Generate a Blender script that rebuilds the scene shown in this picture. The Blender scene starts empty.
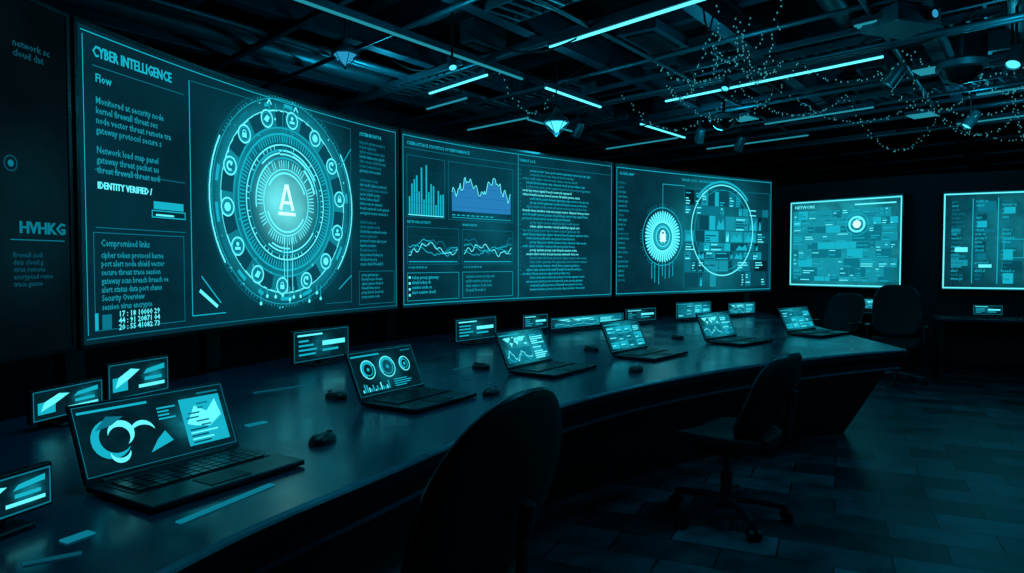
import bpy, math, random
from mathutils import Vector, Matrix
random.seed(7)
R=random.random
def U(a,b): return a+(b-a)*random.random()
scene=bpy.context.scene
scene.view_settings.view_transform='Standard'
try: scene.view_settings.look='None'
except Exception: pass
col=scene.collection
H=1.4
# ---------------------------------------------------------------- materials
def srgb(r,g,b):
    f=lambda c:(c/255/12.92) if c/255<=0.04045 else ((c/255+0.055)/1.055)**2.4
    return (f(r),f(g),f(b),1)
def new_mat(name):
    m=bpy.data.materials.new(name); m.use_nodes=True
    nt=m.node_tree; nt.nodes.clear()
    out=nt.nodes.new('ShaderNodeOutputMaterial')
    return m,nt,out
def pbr(name,c,rough=.5,metal=0.0,noise=0.0,nscale=8,bump=0.0,spec=.5):
    m,nt,out=new_mat(name)
    p=nt.nodes.new('ShaderNodeBsdfPrincipled')
    nt.links.new(p.outputs[0],out.inputs[0])
    p.inputs['Base Color'].default_value=c
    p.inputs['Roughness'].default_value=rough
    p.inputs['Metallic'].default_value=metal
    p.inputs['Specular IOR Level'].default_value=spec
    tc=nt.nodes.new('ShaderNodeTexCoord')
    n=nt.nodes.new('ShaderNodeTexNoise'); n.inputs['Scale'].default_value=nscale; n.inputs['Detail'].default_value=5
    nt.links.new(tc.outputs['Object'],n.inputs['Vector'])
    mr=nt.nodes.new('ShaderNodeMapRange')
    mr.inputs[1].default_value=.3; mr.inputs[2].default_value=.7
    mr.inputs[3].default_value=max(0,rough-.08); mr.inputs[4].default_value=min(1,rough+.08)
    nt.links.new(n.outputs['Fac'],mr.inputs[0]); nt.links.new(mr.outputs[0],p.inputs['Roughness'])
    if noise>0:
        mx=nt.nodes.new('ShaderNodeMix'); mx.data_type='RGBA'
        mx.inputs[6].default_value=tuple(x*(1-noise) for x in c[:3])+(1,)
        mx.inputs[7].default_value=tuple(x*(1+noise) for x in c[:3])+(1,)
        nt.links.new(n.outputs['Fac'],mx.inputs[0]); nt.links.new(mx.outputs[2],p.inputs['Base Color'])
    if bump>0:
        b=nt.nodes.new('ShaderNodeBump'); b.inputs['Strength'].default_value=bump; b.inputs['Distance'].default_value=.01
        nt.links.new(n.outputs['Fac'],b.inputs['Height']); nt.links.new(b.outputs[0],p.inputs['Normal'])
    return m
def emi(name,c,s=1.0):
    m,nt,out=new_mat(name)
    e=nt.nodes.new('ShaderNodeEmission'); e.inputs[0].default_value=c; e.inputs[1].default_value=s
    nt.links.new(e.outputs[0],out.inputs[0]); return m

M_blackplastic=pbr('black_plastic',srgb(14,26,32),.4,noise=.2)
M_fabric=pbr('black_chair_fabric',srgb(11,24,30),.7,noise=.3,nscale=60,bump=.3,spec=.4)
M_chairmetal=pbr('chair_dark_metal',srgb(36,66,78),.32,metal=.6)
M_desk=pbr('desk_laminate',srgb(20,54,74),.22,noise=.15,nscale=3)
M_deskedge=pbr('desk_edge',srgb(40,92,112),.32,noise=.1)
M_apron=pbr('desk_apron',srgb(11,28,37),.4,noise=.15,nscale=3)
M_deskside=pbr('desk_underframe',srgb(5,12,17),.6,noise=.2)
M_wall=pbr('wall_paint_dark',srgb(12,32,40),.8,noise=.2,nscale=2)
M_ceil=pbr('ceiling_black',srgb(8,20,26),.9,noise=.2)
M_beam=pbr('ceiling_steel',srgb(44,90,106),.45,metal=.3,noise=.3)
M_duct=pbr('duct_metal',srgb(70,122,134),.4,metal=.6,noise=.2)
M_laptop=pbr('laptop_shell',srgb(16,38,48),.32,metal=.4)
M_key=pbr('laptop_keys',srgb(8,16,20),.5)
M_bezel=pbr('screen_bezel',srgb(6,14,18),.3)
M_cable=pbr('cable_black',srgb(15,24,28),.6)
E_bright=emi('ink_bright',srgb(95,238,248),1.2)
E_mid=emi('ink_mid',srgb(22,180,204),1.0)
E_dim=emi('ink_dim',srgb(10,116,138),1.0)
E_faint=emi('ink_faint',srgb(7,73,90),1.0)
E_blue=emi('ink_blue',srgb(44,142,210),.8)
E_dark=emi('ink_dark',srgb(3,34,44),1.0)
E_text=emi('ink_text',srgb(20,148,169),1.0)
E_strip=emi('led_strip',srgb(86,226,242),1.9)
E_stripdim=emi('led_strip_dim',srgb(34,140,158),1.0)
E_lamp=emi('lamp_glow',srgb(80,225,248),1.5)
E_lampdim=emi('lamp_glow_dim',srgb(40,150,195),1.0)
E_fairy=emi('fairy_glow',srgb(60,160,172),.8)
INK=[E_bright,E_mid,E_dim,E_faint,E_blue,E_dark,E_text]
BR,MID,DIM,FNT,BLU,DRK,TXT=range(7)

def screen_mat(name,base,glow,cx,cy,rad,aspect,nscale=3.0,core=None,crad=.2,st=1.0,ring=None):
    """display background: dark tint + radial light(s) + cloudy noise, in UV space"""
    m,nt,out=new_mat(name); L=nt.links; N=nt.nodes.new
    e=N('ShaderNodeEmission'); L.new(e.outputs[0],out.inputs[0])
    uv=N('ShaderNodeTexCoord')
    mp=N('ShaderNodeMapping'); mp.inputs['Scale'].default_value=(aspect,1,1)
    L.new(uv.outputs['UV'],mp.inputs['Vector'])
    d=N('ShaderNodeVectorMath'); d.operation='DISTANCE'; d.inputs[1].default_value=(cx*aspect,cy,0)
    L.new(mp.outputs[0],d.inputs[0])
    def lobe(r,src=None):
        mr=N('ShaderNodeMapRange'); mr.interpolation_type='SMOOTHERSTEP'
        mr.inputs[1].default_value=0; mr.inputs[2].default_value=r; mr.inputs[3].default_value=1; mr.inputs[4].default_value=0
        L.new(src or d.outputs['Value'],mr.inputs[0]); return mr
    mr=lobe(rad)
    n=N('ShaderNodeTexNoise'); n.inputs['Scale'].default_value=nscale; n.inputs['Detail'].default_value=6
    L.new(mp.outputs[0],n.inputs['Vector'])
    nm=N('ShaderNodeMapRange'); nm.inputs[1].default_value=.3; nm.inputs[2].default_value=.75; nm.inputs[3].default_value=.6*st; nm.inputs[4].default_value=1.35*st
    L.new(n.outputs['Fac'],nm.inputs[0])
    mx=N('ShaderNodeMix'); mx.data_type='RGBA'; mx.inputs[6].default_value=base; mx.inputs[7].default_value=glow
    L.new(mr.outputs[0],mx.inputs[0]); o=mx.outputs[2]
    if ring:   # soft halo hugging a circular graphic: (radius, width, colour)
        a=N('ShaderNodeMath');a.operation='SUBTRACT';a.inputs[1].default_value=ring[0];L.new(d.outputs['Value'],a.inputs[0])
        b=N('ShaderNodeMath');b.operation='ABSOLUTE';L.new(a.outputs[0],b.inputs[0])
        m3=N('ShaderNodeMix');m3.data_type='RGBA';m3.inputs[7].default_value=ring[2]
        L.new(lobe(ring[1],b.outputs[0]).outputs[0],m3.inputs[0]);L.new(o,m3.inputs[6]);o=m3.outputs[2]
    if core:
        m2=N('ShaderNodeMix'); m2.data_type='RGBA'; m2.inputs[7].default_value=core
        L.new(lobe(crad).outputs[0],m2.inputs[0]); L.new(o,m2.inputs[6]); o=m2.outputs[2]
    L.new(o,e.inputs[0]); L.new(nm.outputs[0],e.inputs[1])
    return m
# ---------------------------------------------------------------- mesh builder
class MB:
    def __init__(s): s.v=[];s.f=[];s.m=[];s.mats=[];s.uv={}
    def mi(s,mat):
        if mat not in s.mats: s.mats.append(mat)
        return s.mats.index(mat)
    def add(s,vs,fs,mat,M=None,uvs=None):
        o=len(s.v); k=s.mi(mat)
        for p in vs:
            p=Vector(p); s.v.append(M@p if M is not None else p)
        for j,f in enumerate(fs):
            if uvs: s.uv[len(s.f)]=uvs[j]
            s.f.append([i+o for i in f]); s.m.append(k)
    def box(s,c,size,mat,M=None):
        x,y,z=c;a,b,d=[q/2 for q in size]
        vs=[(x+i*a,y+j*b,z+k*d) for i in(-1,1) for j in(-1,1) for k in(-1,1)]
        fs=[(0,1,3,2),(4,6,7,5),(0,4,5,1),(2,3,7,6),(0,2,6,4),(1,5,7,3)]
        s.add(vs,fs,mat,M)
    def beam(s,p0,p1,w,h,mat):
        p0=Vector(p0);p1=Vector(p1);d=(p1-p0);l=d.length;d.normalize()
        up=Vector((0,0,1)) if abs(d.z)<.95 else Vector((1,0,0))
        a=d.cross(up).normalized();b=a.cross(d)
        M=Matrix.Translation((p0+p1)/2)@Matrix((a,d,b)).transposed().to_4x4()
        s.box((0,0,0),(w,l,h),mat,M)
    def cyl(s,p0,p1,r0,r1,mat,n=16,M=None,cap=True):
        p0=Vector(p0);p1=Vector(p1);d=(p1-p0).normalized()
        up=Vector((0,0,1)) if abs(d.z)<.9 else Vector((1,0,0))
        a=d.cross(up).normalized();b=a.cross(d)
        vs=[]
        for p,r in((p0,r0),(p1,r1)):
            for i in range(n):
                t=2*math.pi*i/n; vs.append(p+a*math.cos(t)*r+b*math.sin(t)*r)
        fs=[(i,(i+1)%n,n+(i+1)%n,n+i) for i in range(n)]
        if cap: fs+= [tuple(range(n-1,-1,-1)),tuple(range(n,2*n))]
        s.add(vs,fs,mat,M)
    def tube(s,pts,r,mat,n=8,M=None):
        pts=[Vector(p) for p in pts];vs=[];fs=[]
        for i,p in enumerate(pts):
            d=(pts[min(i+1,len(pts)-1)]-pts[max(i-1,0)]).normalized()
            up=Vector((0,0,1)) if abs(d.z)<.95 else Vector((1,0,0))
            a=d.cross(up).normalized();b=a.cross(d)
            for k in range(n):
                t=2*math.pi*k/n; vs.append(p+a*math.cos(t)*r+b*math.sin(t)*r)
        for i in range(len(pts)-1):
            for k in range(n): fs.append((i*n+k,i*n+(k+1)%n,(i+1)*n+(k+1)%n,(i+1)*n+k))
        fs+=[tuple(range(n-1,-1,-1)),tuple(range((len(pts)-1)*n,len(pts)*n))]
        s.add(vs,fs,mat,M)
    def lathe(s,prof,mat,n=24,M=None):
        vs=[];fs=[]
        for r,z in prof:
            for k in range(n):
                t=2*math.pi*k/n; vs.append((r*math.cos(t),r*math.sin(t),z))
        for i in range(len(prof)-1):
            for k in range(n): fs.append((i*n+k,i*n+(k+1)%n,(i+1)*n+(k+1)%n,(i+1)*n+k))
        s.add(vs,fs,mat,M)
    def superq(s,size,e1,e2,mat,fn=None,M=None,nu=28,nv=16):
        sg=lambda x,e: math.copysign(abs(x)**e,x)
        vs=[];fs=[]
        for j in range(nv+1):
            et=-math.pi/2+math.pi*j/nv
            for i in range(nu):
                w=2*math.pi*i/nu
                p=Vector((size[0]*sg(math.cos(et),e1)*sg(math.cos(w),e2),size[1]*sg(math.cos(et),e1)*sg(math.sin(w),e2),size[2]*sg(math.sin(et),e1)))
                if fn:p=Vector(fn(p))
                vs.append(p)
        for j in range(nv):
            for i in range(nu): fs.append((j*nu+i,j*nu+(i+1)%nu,(j+1)*nu+(i+1)%nu,(j+1)*nu+i))
        s.add(vs,fs,mat,M)
    def obj(s,name,parent=None,M=None,smooth=False,bevel=0.0):
        me=bpy.data.meshes.new(name); me.from_pydata([tuple(v) for v in s.v],[],s.f)
        for m in s.mats: me.materials.append(m)
        me.polygons.foreach_set('material_index',s.m)
        if s.uv:
            ul=me.uv_layers.new(name='UVMap')
            for pi,uv in s.uv.items():
                p=me.polygons[pi]
                for li,c in zip(p.loop_indices,uv): ul.data[li].uv=c
        if smooth:
            me.polygons.foreach_set('use_smooth',[True]*len(me.polygons))
            try: me.set_sharp_from_angle(angle=math.radians(40))
            except Exception: pass
        me.update()
        o=bpy.data.objects.new(name,me); col.objects.link(o)
        if M is not None:o.matrix_world=M
        if parent:o.parent=parent
        if bevel>0:
            b=o.modifiers.new('bevel','BEVEL'); b.width=bevel; b.segments=2; b.limit_method='ANGLE'
        return o
def empty(name,loc=(0,0,0)):
    o=bpy.data.objects.new(name,None); o.empty_display_size=.2; col.objects.link(o); return o
# ---------------------------------------------------------------- text -> mesh
_tc={}
def text_mesh(body,size,space=1.0,linesp=1.0):
    key=(body,size,space,linesp)
    if key in _tc:return _tc[key]
    cu=bpy.data.curves.new('t','FONT'); cu.body=body; cu.size=size; cu.resolution_u=1
    cu.space_character=space; cu.space_line=linesp; cu.offset=size*.018
    o=bpy.data.objects.new('t',cu); col.objects.link(o)
    dg=bpy.context.evaluated_depsgraph_get(); ev=o.evaluated_get(dg); me=ev.to_mesh()
    r=([tuple(v.co) for v in me.vertices],[tuple(p.vertices) for p in me.polygons])
    ev.to_mesh_clear(); bpy.data.objects.remove(o); bpy.data.curves.remove(cu)
    _tc[key]=r; return r
CONT=[[(.05,.85),(.10,.90),(.15,.92),(.20,.89),(.30,.93),(.33,.88),(.30,.82),(.36,.80),(.32,.74),(.28,.70),(.27,.65),(.26,.60),(.24,.57),(.22,.55),(.23,.50),(.26,.47),(.24,.46),(.20,.50),(.17,.55),(.14,.60),(.12,.66),(.10,.76),(.06,.80)],
[(.26,.46),(.30,.46),(.33,.44),(.36,.40),(.39,.36),(.37,.30),(.35,.24),(.32,.20),(.31,.12),(.30,.06),(.28,.10),(.285,.20),(.28,.28),(.25,.34),(.25,.40)],
[(.46,.60),(.50,.62),(.56,.60),(.58,.54),(.60,.48),(.62,.46),(.59,.38),(.58,.30),(.55,.22),(.52,.21),(.51,.30),(.50,.40),(.44,.44),(.43,.52)],
[(.45,.64),(.44,.68),(.47,.72),(.46,.78),(.50,.84),(.52,.88),(.55,.86),(.58,.80),(.57,.72),(.56,.66),(.53,.68),(.50,.64)],
[(.57,.64),(.58,.72),(.585,.82),(.64,.86),(.70,.92),(.78,.89),(.88,.90),(.95,.84),(.93,.80),(.88,.80),(.87,.74),(.84,.70),(.83,.62),(.80,.56),(.77,.48),(.76,.44),(.745,.52),(.72,.56),(.70,.50),(.685,.44),(.66,.54),(.62,.58),(.60,.54),(.58,.58)],
[(.82,.30),(.86,.33),(.90,.34),(.92,.28),(.94,.22),(.91,.16),(.88,.14),(.84,.18),(.80,.18),(.80,.25)],[(.38,.92),(.42,.96),(.46,.96),(.45,.88),(.42,.83),(.40,.82)]]
class Ink:
    """flat graphics drawn in metres (X right, Z up) on a display surface"""
    def __init__(s,surf): s.b=MB(); s.S=surf; s.off=.004
    def quad(s,pts,m):
        s.b.add([s.S(x,z,s.off) for x,z in pts],[(0,1,2,3)],INK[m])
    def poly(s,pts,m): s.b.add([s.S(x,z,s.off) for x,z in pts],[tuple(range(len(pts)))],INK[m])
    def worldmap(s,x,z,w,h,m,out=None):
        for c in CONT:
            p=[(x+w*a+U(-.004,.004)*w,z+h*b) for a,b in c]
            s.poly(p,m)
            if out is not None:
                s.off+=.0004; s.line(p+[p[0]],w*.005,out); s.off-=.0004
    def rect(s,x0,z0,x1,z1,m):
        n=max(1,int(abs(x1-x0)/.12))
        for i in range(n):
            a=x0+(x1-x0)*i/n;b=x0+(x1-x0)*(i+1)/n
            s.quad([(a,z0),(b,z0),(b,z1),(a,z1)],m)
    def frame(s,x0,z0,x1,z1,w,m):
        s.rect(x0,z0,x1,z0+w,m);s.rect(x0,z1-w,x1,z1,m);s.rect(x0,z0,x0+w,z1,m);s.rect(x1-w,z0,x1,z1,m)
    def line(s,pts,w,m):
        for (x0,z0),(x1,z1) in zip(pts,pts[1:]):
            d=Vector((x1-x0,z1-z0)); 
            if d.length<1e-6: continue
            n=Vector((-d.y,d.x)).normalized()*w/2
            s.quad([(x0-n.x,z0-n.y),(x1-n.x,z1-n.y),(x1+n.x,z1+n.y),(x0+n.x,z0+n.y)],m)
    def arc(s,cx,cz,r,w,a0,a1,m):
        n=max(2,int(abs(a1-a0)/6))
        for i in range(n):
            t0=math.radians(a0+(a1-a0)*i/n);t1=math.radians(a0+(a1-a0)*(i+1)/n)
            p=[(cx+q*math.cos(t),cz+q*math.sin(t)) for q,t in((r-w/2,t0),(r+w/2,t0),(r+w/2,t1),(r-w/2,t1))]
            s.quad(p,m)
    def ring(s,cx,cz,r,w,m): s.arc(cx,cz,r,w,0,360,m)
    def disc(s,cx,cz,r,m,n=20):
        s.b.add([s.S(cx+r*math.cos(2*math.pi*i/n),cz+r*math.sin(2*math.pi*i/n),s.off) for i in range(n)],[tuple(range(n))],INK[m])
    def ticks(s,cx,cz,r0,r1,n,w,m,skip=0,a0=0,a1=360):
        for i in range(n):
            if R()<skip: continue
            t=math.radians(a0+(a1-a0)*i/n);c,q=math.cos(t),math.sin(t)
            s.line([(cx+r0*c,cz+r0*q),(cx+r1*c,cz+r1*q)],w,m)
    def text(s,body,x,z,size,m,space=1.0,linesp=1.0,sx=1.0):
        vs,fs=text_mesh(body,size,space,linesp)
        s.b.add([s.S(x+p[0]*sx,z+p[1],s.off+.0005) for p in vs],fs,INK[m])
WORDS="system access network threat secure data node packet cipher kernel proxy alert shield trace audit status server key token port scan virus cloud vector signal firewall protocol gateway encrypted breach monitor session remote channel".split()
def line_of(n):
    s=""
    while len(s)<n: s+=random.choice(WORDS)+" "
    return s[:n].strip()
def para(rows,n,jit=.5): return "\n".join(line_of(int(n*U(1-jit,1))) for _ in range(rows))
def ui_fill(k,W,Hh,v):
    """small-screen interface, v picks the layout"""
    u=Hh/10; o=k.off
    k.frame(0,0,W,Hh,u*.10,DIM); k.rect(u*.5,Hh-u*1.1,W*.45,Hh-u*.75,MID); k.rect(W*.8,Hh-u*1.1,W*.96,Hh-u*.8,DIM)
    if v==0:   # swirling illustration + bright table
        def swoosh(cx,cz,r,a0,a1,w0,m):
            n=16
            for i in range(n):
                t0=math.radians(a0+(a1-a0)*i/n);t1=math.radians(a0+(a1-a0)*(i+1)/n)
                wa=w0*math.sin(math.pi*(i+.15)/(n+.3));wb=w0*math.sin(math.pi*(i+1.15)/(n+.3))
                k.quad([(cx+(r-wa)*math.cos(t0),cz+(r-wa)*math.sin(t0)),(cx+(r+wa)*math.cos(t0),cz+(r+wa)*math.sin(t0)),(cx+(r+wb)*math.cos(t1),cz+(r+wb)*math.sin(t1)),(cx+(r-wb)*math.cos(t1),cz+(r-wb)*math.sin(t1))],m)
        swoosh(W*.20,u*4.8,u*2.6,70,320,u*.6,MID)
        k.off=o+.0006;swoosh(W*.24,u*5.0,u*1.7,-60,170,u*.5,BR);swoosh(W*.38,u*4.2,u*2.0,20,160,u*.35,BR)
        k.off=o+.0009;swoosh(W*.22,u*2.8,u*1.4,180,350,u*.35,BR);k.poly([(W*.40,u*1.5),(W*.56,u*2.6),(W*.52,u*4.3),(W*.46,u*3.2)],MID);k.poly([(W*.1,u*6.2),(W*.18,u*8),(W*.28,u*7.6),(W*.2,u*6.6)],DIM)
        for q in range(4):k.rect(W*.50,u*(6.0+q*.55),W*U(.56,.63),u*(6.25+q*.55),MID)
        k.off=o; k.rect(W*.66,u*1,W*.96,u*8.5,MID); k.off=o+.0008
        k.poly([(W*.68,u*4.5),(W*.76,u*7.2),(W*.84,u*6.0),(W*.92,u*7.8),(W*.94,u*5),(W*.84,u*3.6),(W*.74,u*4)],BR)
        for q in range(5):k.rect(W*.69,u*(1.3+q*.5),W*U(.8,.94),u*(1.55+q*.5),BR if q%2 else FNT)
        k.off=o+.0014
        for q in range(6):
            xx=W*U(.68,.82);k.rect(xx,u*(3.8+q*.7),xx+W*U(.03,.12),u*(4.05+q*.7),DIM)
    elif v==1: # dials + bars
        for c,r in((.22,2.1),(.52,2.4),(.8,1.7)):
            k.ring(W*c,Hh*.58,u*r,u*.24,BR);k.ring(W*c,Hh*.58,u*(r-.7),u*.2,MID);k.arc(W*c,Hh*.58,u*(r-.35),u*.45,U(0,90),U(150,300),MID);k.disc(W*c,Hh*.58,u*.4,MID)
        for q in range(14):k.rect(W*(.06+q*.03),u*.8,W*(.078+q*.03),u*(.9+U(.3,1.8)),BR if q%3==0 else MID)
        for q in range(4):k.rect(W*.55,u*(.9+q*.5),W*U(.7,.94),u*(1.1+q*.5),MID)
    elif v==2:
        k.rect(W*.04,u*.8,W*.60,u*5.0,DIM); k.off=o+.0008
        k.line([(W*(.05+.54*i/20),u*(2.6+1.2*math.sin(i*.6)+.8*U(-1,1))) for i in range(21)],u*.25,BR)
        k.line([(W*(.05+.54*i/20),u*(2.0+.8*math.sin(i*.5+2)+.4*U(-1,1))) for i in range(21)],u*.25,MID)
        k.off=o; k.worldmap(W*.05,u*5.2,W*.55,u*3.4,BR)
        k.rect(W*.63,u*.7,W*.97,u*8.6,DIM);k.off=o+.0008
        for q in range(12):k.rect(W*.65,u*(.9+q*.64),W*U(.78,.95),u*(1.3+q*.64),BR if R()<.55 else MID)
    else:
        for a in range(4):
            for c in range(3):
                m=random.choice([DIM,DIM,MID,MID]);k.rect(W*(.05+a*.235),u*(.8+c*2.6),W*(.26+a*.235),u*(3.0+c*2.6),m)
        k.off=o+.0008
        for a in range(4):
            for c in range(3):
                for q in range(3):
                    if R()<.75:k.rect(W*(.065+a*.235),u*(1.1+c*2.6+q*.6),W*(.065+a*.235+U(.05,.17)),u*(1.4+c*2.6+q*.6),BR if R()<.6 else FNT)
    k.off=o
# ---------------------------------------------------------------- video wall geometry
CP=[Vector(p) for p in((-1.95,-2.5),(-2.14,.32),(-1.97,3.16),(-.93,5.8),(1.13,7.8),(3.49,9.4),(6.1,10.8))]
def cr(P,i,t):
    a,b,c,d=P[i-1],P[i],P[i+1],P[i+2]
    return .5*((2*b)+(c-a)*t+(2*a-5*b+4*c-d)*t*t+(3*b-a-3*c+d)*t**3)
class Seg:
    def __init__(s,i):
        s.p=[cr(CP,i,k/96) for k in range(97)]
        s.l=[0]
        for a,b in zip(s.p,s.p[1:]): s.l.append(s.l[-1]+(b-a).length)
        s.L=s.l[-1]
    def at(s,X):
        if X<=0:k=0
        else:
            k=0
            while k<95 and s.l[k+1]<X:k+=1
        t=(X-s.l[k])/(s.l[k+1]-s.l[k])
        p=s.p[k].lerp(s.p[k+1],t)
        k0=max(0,k-3);k1=min(96,k+4)
        d=(s.p[k1]-s.p[k0]).normalized()
        return p,d
SEG=[Seg(i) for i in(1,2,3,4)]
ZB,HT=1.0,1.5
def wall_surf(k):
    g=SEG[k]
    def S(X,Z,off=0):
        p,d=g.at(X); n=Vector((d.y,-d.x))
        q=p+n*off
        return Vector((q.x,q.y,ZB+Z))
    return S
def flat_surf(p0,p1,zb):
    p0=Vector(p0);p1=Vector(p1);d=(p1-p0).normalized();n=Vector((d.y,-d.x))
    def S(X,Z,off=0):
        q=p0+d*X+n*off
        return Vector((q.x,q.y,zb+Z))
    return S
def panel_body(S,L,Hh,mat,th=.06,bez=.018,n=32,gap=.012):
    b=MB()
    vs=[];fs=[];uvs=[]
    x0,x1=gap+bez,L-gap-bez
    for i in range(n+1):
        X=x0+(x1-x0)*i/n
        vs+=[S(X,bez,.0),S(X,Hh-bez,.0)]
    for i in range(n):
        fs.append((2*i,2*i+2,2*i+3,2*i+1)); u0,u1=i/n,(i+1)/n; uvs.append([(u0,0),(u1,0),(u1,1),(u0,1)])
    b.add(vs,fs,mat,uvs=uvs)
    prof=[(0,bez),(0.008,bez),(0.008,0),(-th,0),(-th,Hh),(0.008,Hh),(.008,Hh-bez),(0,Hh-bez)]
    vs=[];fs=[];m=len(prof)
    for i in range(n+1):
        X=gap+(L-2*gap)*i/n
        vs+=[S(X,z,o) for o,z in prof]
    for i in range(n):
        for k in range(m-1): fs.append((i*m+k,(i+1)*m+k,(i+1)*m+k+1,i*m+k+1))
    fs.append((2,3,4,5)); fs.append((n*m+5,n*m+4,n*m+3,n*m+2))
    b.add(vs,fs,M_bezel)
    for X0,X1 in((gap,gap+bez),(L-gap-bez,L-gap)):
        b.add([S(X0,0,.008),S(X1,0,.008),S(X1,Hh,.008),S(X0,Hh,.008)],[(0,1,2,3)],M_bezel)
    return b
vw=empty('curved_video_wall')
mats=[screen_mat('display_left',srgb(2,12,17),srgb(4,30,38),.93,.4,.4,1.9),
      screen_mat('display_main',srgb(4,45,58),srgb(10,104,121),.56,.53,.72,1.9,2.5,srgb(110,240,246),.27,ring=(.37,.14,srgb(18,136,154))),
      screen_mat('display_charts',srgb(5,53,67),srgb(8,73,89),.5,.5,.9,1.9,3),
      screen_mat('display_map',srgb(5,51,65),srgb(10,92,108),.6,.45,.8,1.9,3,srgb(14,112,128),.9)]
for k in range(4):
    g=SEG[k]; panel_body(wall_surf(k),g.L,HT,mats[k]).obj('display_panel_%d'%(k+1),parent=vw)
# --- main panel graphics
g=SEG[1];L=g.L
k=Ink(wall_surf(1))
def A(a): return a*L
k.line([(.06,.06),(.06,1.44)],.004,MID); k.rect(.05,1.455,L-.05,1.46,MID); k.rect(.05,.04,L-.05,.045,DIM)
k.rect(L-.05,.04,L-.046,1.46,MID)
for q in(0,.003): k.text("CYBER INTELLIGENCE",A(.04)+q,1.355,.072,MID,sx=.72)
k.text("Flow",A(.045),1.24,.055,MID,sx=.9)
k.text("Monitored at security node\n"+para(3,31,.2),A(.045),1.14,.046,TXT,sx=.85,linesp=1.0)
k.text("Network load map panel\n"+para(2,30,.2),A(.045),.91,.046,TXT,sx=.85,linesp=1.0)
for q in(0,.003):k.text("IDENTITY VERIFIED /",A(.045)+q,.745,.046,BR,sx=.82)
k.rect(A(.17),.675,A(.245),.715,MID); k.frame(A(.165),.63,A(.25),.67,.006,MID); k.rect(A(.175),.64,A(.22),.65,BR)
for z in(1.31,.83,.56): k.rect(A(.04),z,A(.25),z+.004,DIM)
k.frame(A(.035),.075,A(.245),.54,.004,DIM)
k.text("Compromised links",A(.05),.475,.046,TXT,sx=.85)
k.text(para(5,31,.12),A(.05),.42,.042,TXT,sx=.83,linesp=.98)
k.text("Security Overview\n"+line_of(22),A(.05),.215,.042,TXT,sx=.85)
k.text("17 : 18 10000 29\n44 : 91 20871 04\n20 : 55 41082 73",A(.085),.135,.038,BR,sx=1.05,linesp=.85)
k.rect(A(.035),.08,A(.042),.16,MID);k.rect(A(.05),.08,A(.07),.15,DIM)
k.line([(A(.265),1.40),(A(.265),.1)],.006,MID); k.line([(A(.265),.1),(A(.36),.1)],.006,MID)
k.line([(A(.27),1.40),(A(.8),1.40)],.004,DIM); k.line([(A(.8),1.40),(A(.8),.9)],.004,DIM);k.line([(A(.8),.6),(A(.8),.1),(A(.7),.1)],.004,DIM)
cx,cz=A(.560),.795
k.ring(cx,cz,.60,.010,BR);k.ring(cx,cz,.675,.005,MID);k.ring(cx,cz,.49,.007,MID);k.arc(cx,cz,.71,.003,-70,60,DIM);k.arc(cx,cz,.71,.003,120,250,DIM)
for a in range(0,360,20): k.arc(cx,cz,.64,.024,a+4,a+U(8,16),random.choice([MID,DIM,MID]))
k.arc(cx,cz,.695,.012,150,215,BR);k.arc(cx,cz,.695,.012,-40,35,BR)
k.ticks(cx,cz,.68,.695,150,.004,MID,.3)
k.ring(cx,cz,.45,.014,MID); k.ticks(cx,cz,.395,.44,110,.008,MID,.05); k.ring(cx,cz,.38,.010,BR)
k.ring(cx,cz,.35,.004,MID);k.ticks(cx,cz,.355,.375,60,.006,BR,.4)
for i in range(16): a=U(0,360); k.arc(cx,cz,U(.29,.345),.011,a,a+U(20,80),random.choice([BR,BR,MID]))
k.ticks(cx,cz,.23,.28,72,.007,BR,.15); k.ring(cx,cz,.22,.009,BR); k.arc(cx,cz,.195,.014,20,150,BR); k.arc(cx,cz,.195,.014,200,330,BR)
for i in range(14):
    a=i*360/14+5; k.arc(cx,cz,.55,.10,a+6,a+18,FNT)
for i in range(60):
    t=U(0,6.28);r=U(.46,.70);k.disc(cx+r*math.cos(t),cz+r*math.sin(t),U(.004,.010),random.choice([BR,MID]),6)
for i in range(14):
    t=2*math.pi*i/14+.12; x=cx+.555*math.cos(t); z=cz+.555*math.sin(t)
    k.off=.007;k.disc(x,z,.058,DRK);k.off=.008;k.disc(x,z,.048,DIM)
    k.off=.0095
    k.ring(x,z,.053,.011,BR); k.ring(x,z,.040,.004,MID)
    q=(i*3)%5
    if q==0: k.rect(x-.02,z-.022,x+.02,z+.008,BR); k.arc(x,z+.01,.014,.007,0,180,BR)
    elif q==1: k.disc(x,z,.028,BR); 
    elif q==2: k.poly([(x-.03,z-.01),(x+.005,z-.025),(x+.028,z+.012),(x,z+.026)],BR)
    elif q==3: k.arc(x,z,.024,.014,40,300,BR); k.disc(x+.01,z+.012,.01,BR)
    else: k.disc(x,z+.014,.013,BR); k.rect(x-.024,z-.022,x+.024,z-.004,BR)
k.off=.006
E_w=emi('ink_emblem',srgb(190,255,255),1.4);INK.append(E_w);WH=7
k.line([(cx-.062,cz-.05),(cx-.004,cz+.12)],.026,WH);k.line([(cx+.062,cz-.05),(cx+.004,cz+.12)],.026,WH)
k.off=.0065;k.rect(cx-.035,cz-.01,cx+.035,cz+.010,WH); k.rect(cx-.085,cz-.085,cx+.085,cz-.064,WH)
k.off=.006
for dx in(-.16,-.10,-.02,.05,.12): 
    z1=cz+.61+U(.0,.04);k.line([(cx+dx,cz+.58),(cx+dx,z1)],.007,MID)
for dx in(-.26,-.2,-.12,-.05,.02,.06,.13,.22,.3,.34):
    d=U(-.02,.04); k.line([(cx+dx,cz-.56),(cx+dx,cz-.62-d)],.007,MID); k.disc(cx+dx,cz-.63-d,.013,BR,8)
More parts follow.
